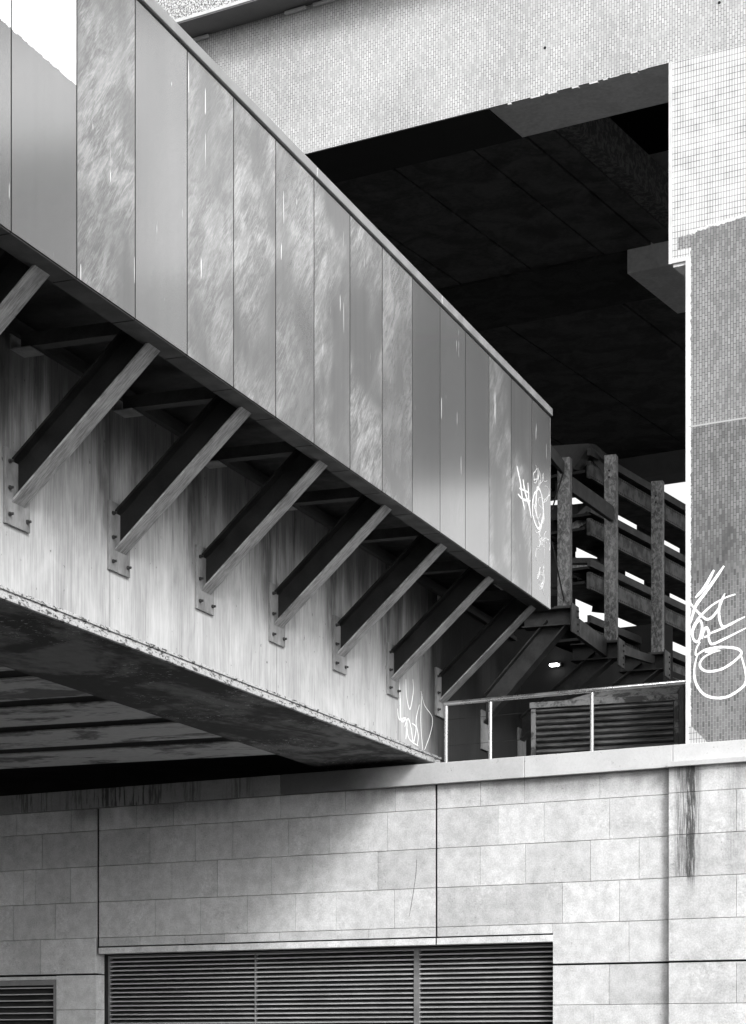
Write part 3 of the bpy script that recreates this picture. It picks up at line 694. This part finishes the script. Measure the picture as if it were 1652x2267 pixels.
for i, zt in enumerate(tops):
    t_ = MB()
    t_.box(xC-.02, xC+.02, yC, yF, zt-.085, zt, 0); o = t_.build('screen_tier', M_STRAY, scr)
    p_ = MB(); z0 = zt-.13
    p_.box(xC-.05, xC-.005, yC+.05, yF, z0-.17, z0-.03, 0); p_.box(xC-.05, xC-.003, yC+.05, yF, z0-.028, z0-.008, 1); p_.box(xC-.05, xC-.003, yC+.05, yF, z0-.192, z0-.172, 1)
    p_.box(xC-.03, xC+.004, yC+.05, yF, z0-.205, z0-.194, 0)
    p_.build('perforated_channel', M_PERF, o)
    s_ = MB(); y_ = yC+.5
    while y_ < yF: s_.box(xC-.004, xC+.012, y_, y_+.14, z0-.2, z0-.004); y_ += 1.62
    s_.build('splice_plate', M_GALVD, o)
    d_ = MB(); dd = (.70, .60, .40, .5)[i]; d_.box(xC-dd, xC-.03, yC+.25, yF, zt-.05, zt-.02)
    q_ = yb0-pb0*3
    while q_ < yF:
        for cc in (.05, .42, .79):
            for tt in range(5):
                ya_ = q_+pb0*cc*1.0+tt*.058
                if ya_ > yC+.25: d_.box(xC-dd-.075, xC-dd-.0005, ya_, ya_+.018, zt-.052, zt-.018)
        q_ += pb0
    d_.box(xC-dd-.10, xC-dd-.076, yC+.25, yF, zt-.052, zt-.018)
    d_.box(xC-.5, xC-.06, yC+.02, yF, z0-.14, z0-.11); d_.build('tier_deck', M_STEEL, o)
    y_ = yb0-pb0*3
    while y_ < yF:
        f_ = MB(); f_.box(xC-dd, xC-dd+.03, y_, y_+wb0, zt-.28, zt-.051); (y_ > yC and i != 2) and f_.build('back_panel', M_STEEL, o); y_ += pb0
# left wings of the tiers: traced outlines set at their own depth
def z3(l): return [((2080+a/2.753)/1.7433, (1650+c/2.753)/1.7433) for a, c in l]
def slabpoly(l, dep, thick, name, mat, par):
    b = MB(); P = [loc_depth(u, v, dep, W) for u, v in z3(l)]; b.prism([tuple(p) for p in P], (thick*.5017, thick*.865, 0)); return b.build(name, mat, par)
wg = slabpoly([(60,200),(530,170),(340,430),(330,470),(60,300)], 24.0, .06, 'wing_sheet', M_STRAY, scr)
slabpoly([(340,430),(530,170),(690,310),(690,345),(535,200),(365,440)], 23.9, .1, 'wing_rim', M_GALVD, scr)
slabpoly([(365,440),(545,235),(555,250),(515,300),(515,360),(440,490)], 24.0, .1, 'wing_channel', M_STRAY, scr)
slabpoly([(580,270),(690,390),(690,480),(580,360)], 24.0, .1, 'wing_channel', M_STRAY, scr)
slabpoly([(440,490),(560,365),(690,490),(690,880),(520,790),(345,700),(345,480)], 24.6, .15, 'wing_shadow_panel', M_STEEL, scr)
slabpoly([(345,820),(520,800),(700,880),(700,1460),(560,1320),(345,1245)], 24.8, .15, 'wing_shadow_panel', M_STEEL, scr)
slabpoly([(350,975),(525,810),(570,850),(350,1000)], 24.4, .05, 'wing_sheet', M_STRAY, scr)
slabpoly([(350,1020),(525,905),(525,1000),(350,1110)], 24.3, .05, 'wing_channel', M_GALV, scr)
slabpoly([(600,920),(690,985),(690,1070),(620,1010)], 24.3, .05, 'wing_channel', M_GALV, scr)
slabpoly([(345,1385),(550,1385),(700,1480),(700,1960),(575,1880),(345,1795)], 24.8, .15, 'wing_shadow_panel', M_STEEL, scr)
slabpoly([(345,1385),(550,1385),(700,1470),(700,1510),(550,1437),(345,1440)], 24.4, .05, 'wing_sheet', M_STRAY, scr)
slabpoly([(350,1465),(525,1465),(525,1545),(350,1550)], 24.3, .05, 'wing_channel', M_GALV, scr)
slabpoly([(600,1500),(690,1560),(690,1620),(600,1560)], 24.3, .05, 'wing_channel', M_GALV, scr)
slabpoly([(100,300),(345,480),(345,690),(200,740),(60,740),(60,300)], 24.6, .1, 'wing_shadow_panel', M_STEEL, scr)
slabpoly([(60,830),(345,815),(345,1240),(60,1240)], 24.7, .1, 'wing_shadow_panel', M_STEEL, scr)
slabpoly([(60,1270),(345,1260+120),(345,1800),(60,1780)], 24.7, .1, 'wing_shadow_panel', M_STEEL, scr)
slabpoly([(570,1890),(700,1960),(700,1975),(560,1962)], 24.9, .1, 'wing_shadow_panel', M_STEEL, scr)
# solid wall under the screen
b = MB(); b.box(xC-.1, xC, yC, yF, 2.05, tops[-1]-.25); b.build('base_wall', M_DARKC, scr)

xk = unp(1252, 1400, W, 1, 6).x
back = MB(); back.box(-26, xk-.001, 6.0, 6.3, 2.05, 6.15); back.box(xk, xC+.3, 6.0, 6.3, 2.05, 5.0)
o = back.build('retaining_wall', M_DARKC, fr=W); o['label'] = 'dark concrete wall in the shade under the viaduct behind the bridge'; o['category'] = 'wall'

# ------------------------------------------------------------ lamp
lp = unp(1226.5, 1472, W, 1, 5.9)
lam = thing('wall_lamp', 'small lit lamp glowing in the dark under the bridge end', 'lamp', W, (lp.x, 6.0, lp.z))
b = MB(); b.box(lp.x-.055, lp.x+.055, 5.88, 5.94, lp.z-.018, lp.z+.014); b.build('diffuser', M_GLOW, lam, bevel=.008)
b = MB(); b.box(lp.x-.075, lp.x+.075, 5.941, 5.999, lp.z-.012, lp.z+.03); b.build('housing', M_STEEL, lam)

# ------------------------------------------------------------ railings
def railing(name, label, y, x0, x1, hr, posts, hb, r, mat, wires=()):
    t = thing(name, label, 'railing', W, ((x0+x1)/2, y, hb))
    b = MB(); b.tube((x0, y, hr), (x1, y, hr), r); b.tube((x0-.012, y, hr), (x0, y, hr), r*.7, 14, r); b.build('top_rail', mat, t, smooth=True)
    for p in posts:
        b = MB(); b.tube((p, y, hb), (p, y, hr-r*1.02), r*.86); b.build('post', mat, t, smooth=True)
    for wz_ in wires:
        b = MB(); b.tube((x0, y, wz_), (x1, y, wz_), .0022, 6); b.build('wire', M_STEEL, t)
    return t
yr = .06; ps = [unp(u, 1600, W, 1, yr).x for u in (988, 1086, 1311)]
railing('handrail', 'bright stainless steel handrail with round posts standing on the metal coping', yr, ps[0]-.015, unp(1519, 1500, W, 1, yr).x, 3.185, ps, CT+.001, .0215, M_INOX, (3.035, 2.79))
y2 = 2.2; hz = unp(300, 1678, W, 1, y2).z
railing('handrail', 'dim steel handrail in the darkness behind the left part of the coping', y2, -9, unp(800, 1640, W, 1, y2).x, hz, [unp(u, 1700, W, 1, y2).x for u in (148, 328, 514, 705)], 2.051, .022, M_GALV)

# ------------------------------------------------------------ corrugated plant housing
cabL = loc_depth(1177, 1557, 19.85, B); cabR = loc_depth(1499, 1541, 19.30, B)
yc = cabL.y; xL, xR = cabL.x, unp(1499, 1541, B, 1, yc).x; zt = cabL.z
cab = thing('plant_housing', 'dark corrugated metal housing with a dirty top plate behind the handrail', 'plant housing', B, ((xL+xR)/2, yc+.4, 2.05))
b = MB(); pz = .0555; n = 22; x0, x1 = xL+.05, xR-.03
zz = zt-.06
for i in range(n):
    za = zz-i*pz
    prof = [(0, za), (-.012, za-.008), (-.022, za-.018), (-.022, za-.026), (-.010, za-.036), (.02, za-.046), (.02, za-pz)]
    base = len(b.v)
    for xx in (x0, x1):
        for dy, z_ in prof: b.v.append((xx, yc+dy, z_))
    m = len(prof)
    for j in range(m-1): b.face([base+j, base+m+j, base+m+j+1, base+j+1])
sh = b.build('corrugated_panel', M_CORR, cab)
b = MB(); b.box(xL, xR+.02, yc+.03, yc+.9, 2.05, zt-.02); b.build('body', M_BLACK, cab)
b = MB(); b.box(xL, xL+.045, yc-.02, yc+.02, 2.05, zt-.056); b.box(xL-.01, xR+.02, yc-.035, yc+.03, zt-.055, zt); b.box(xR-.025, xR+.02, yc-.02, yc+.02, 2.05, zt-.056); b.build('frame', M_RUSTY, cab, bevel=.003)
b = MB(); b.prism([(xL+.28, yc+.03, zt+.002), (xR-.02, yc+.03, zt+.002), (xR+.0, yc+.25, zt+.13), (xL+.55, yc+.25, zt+.11)], (0, .1, .0)); b.build('top_plate', M_RUSTY, cab)
b = MB(); q = unp(1506, 1560, B, 1, yc-.02); b.box(q.x, q.x+.04, yc-.05, yc-.02, 2.05, zt+.06); q2 = unp(1514, 1560, B, 1, yc-.02); b.box(q2.x, q2.x+.05, yc-.01, yc+.03, 2.05, zt+.1); b.build('side_post', M_GALVD, cab)

# remove helper tags
for o in bpy.data.objects:
    if '_base' in o: del o['_base']
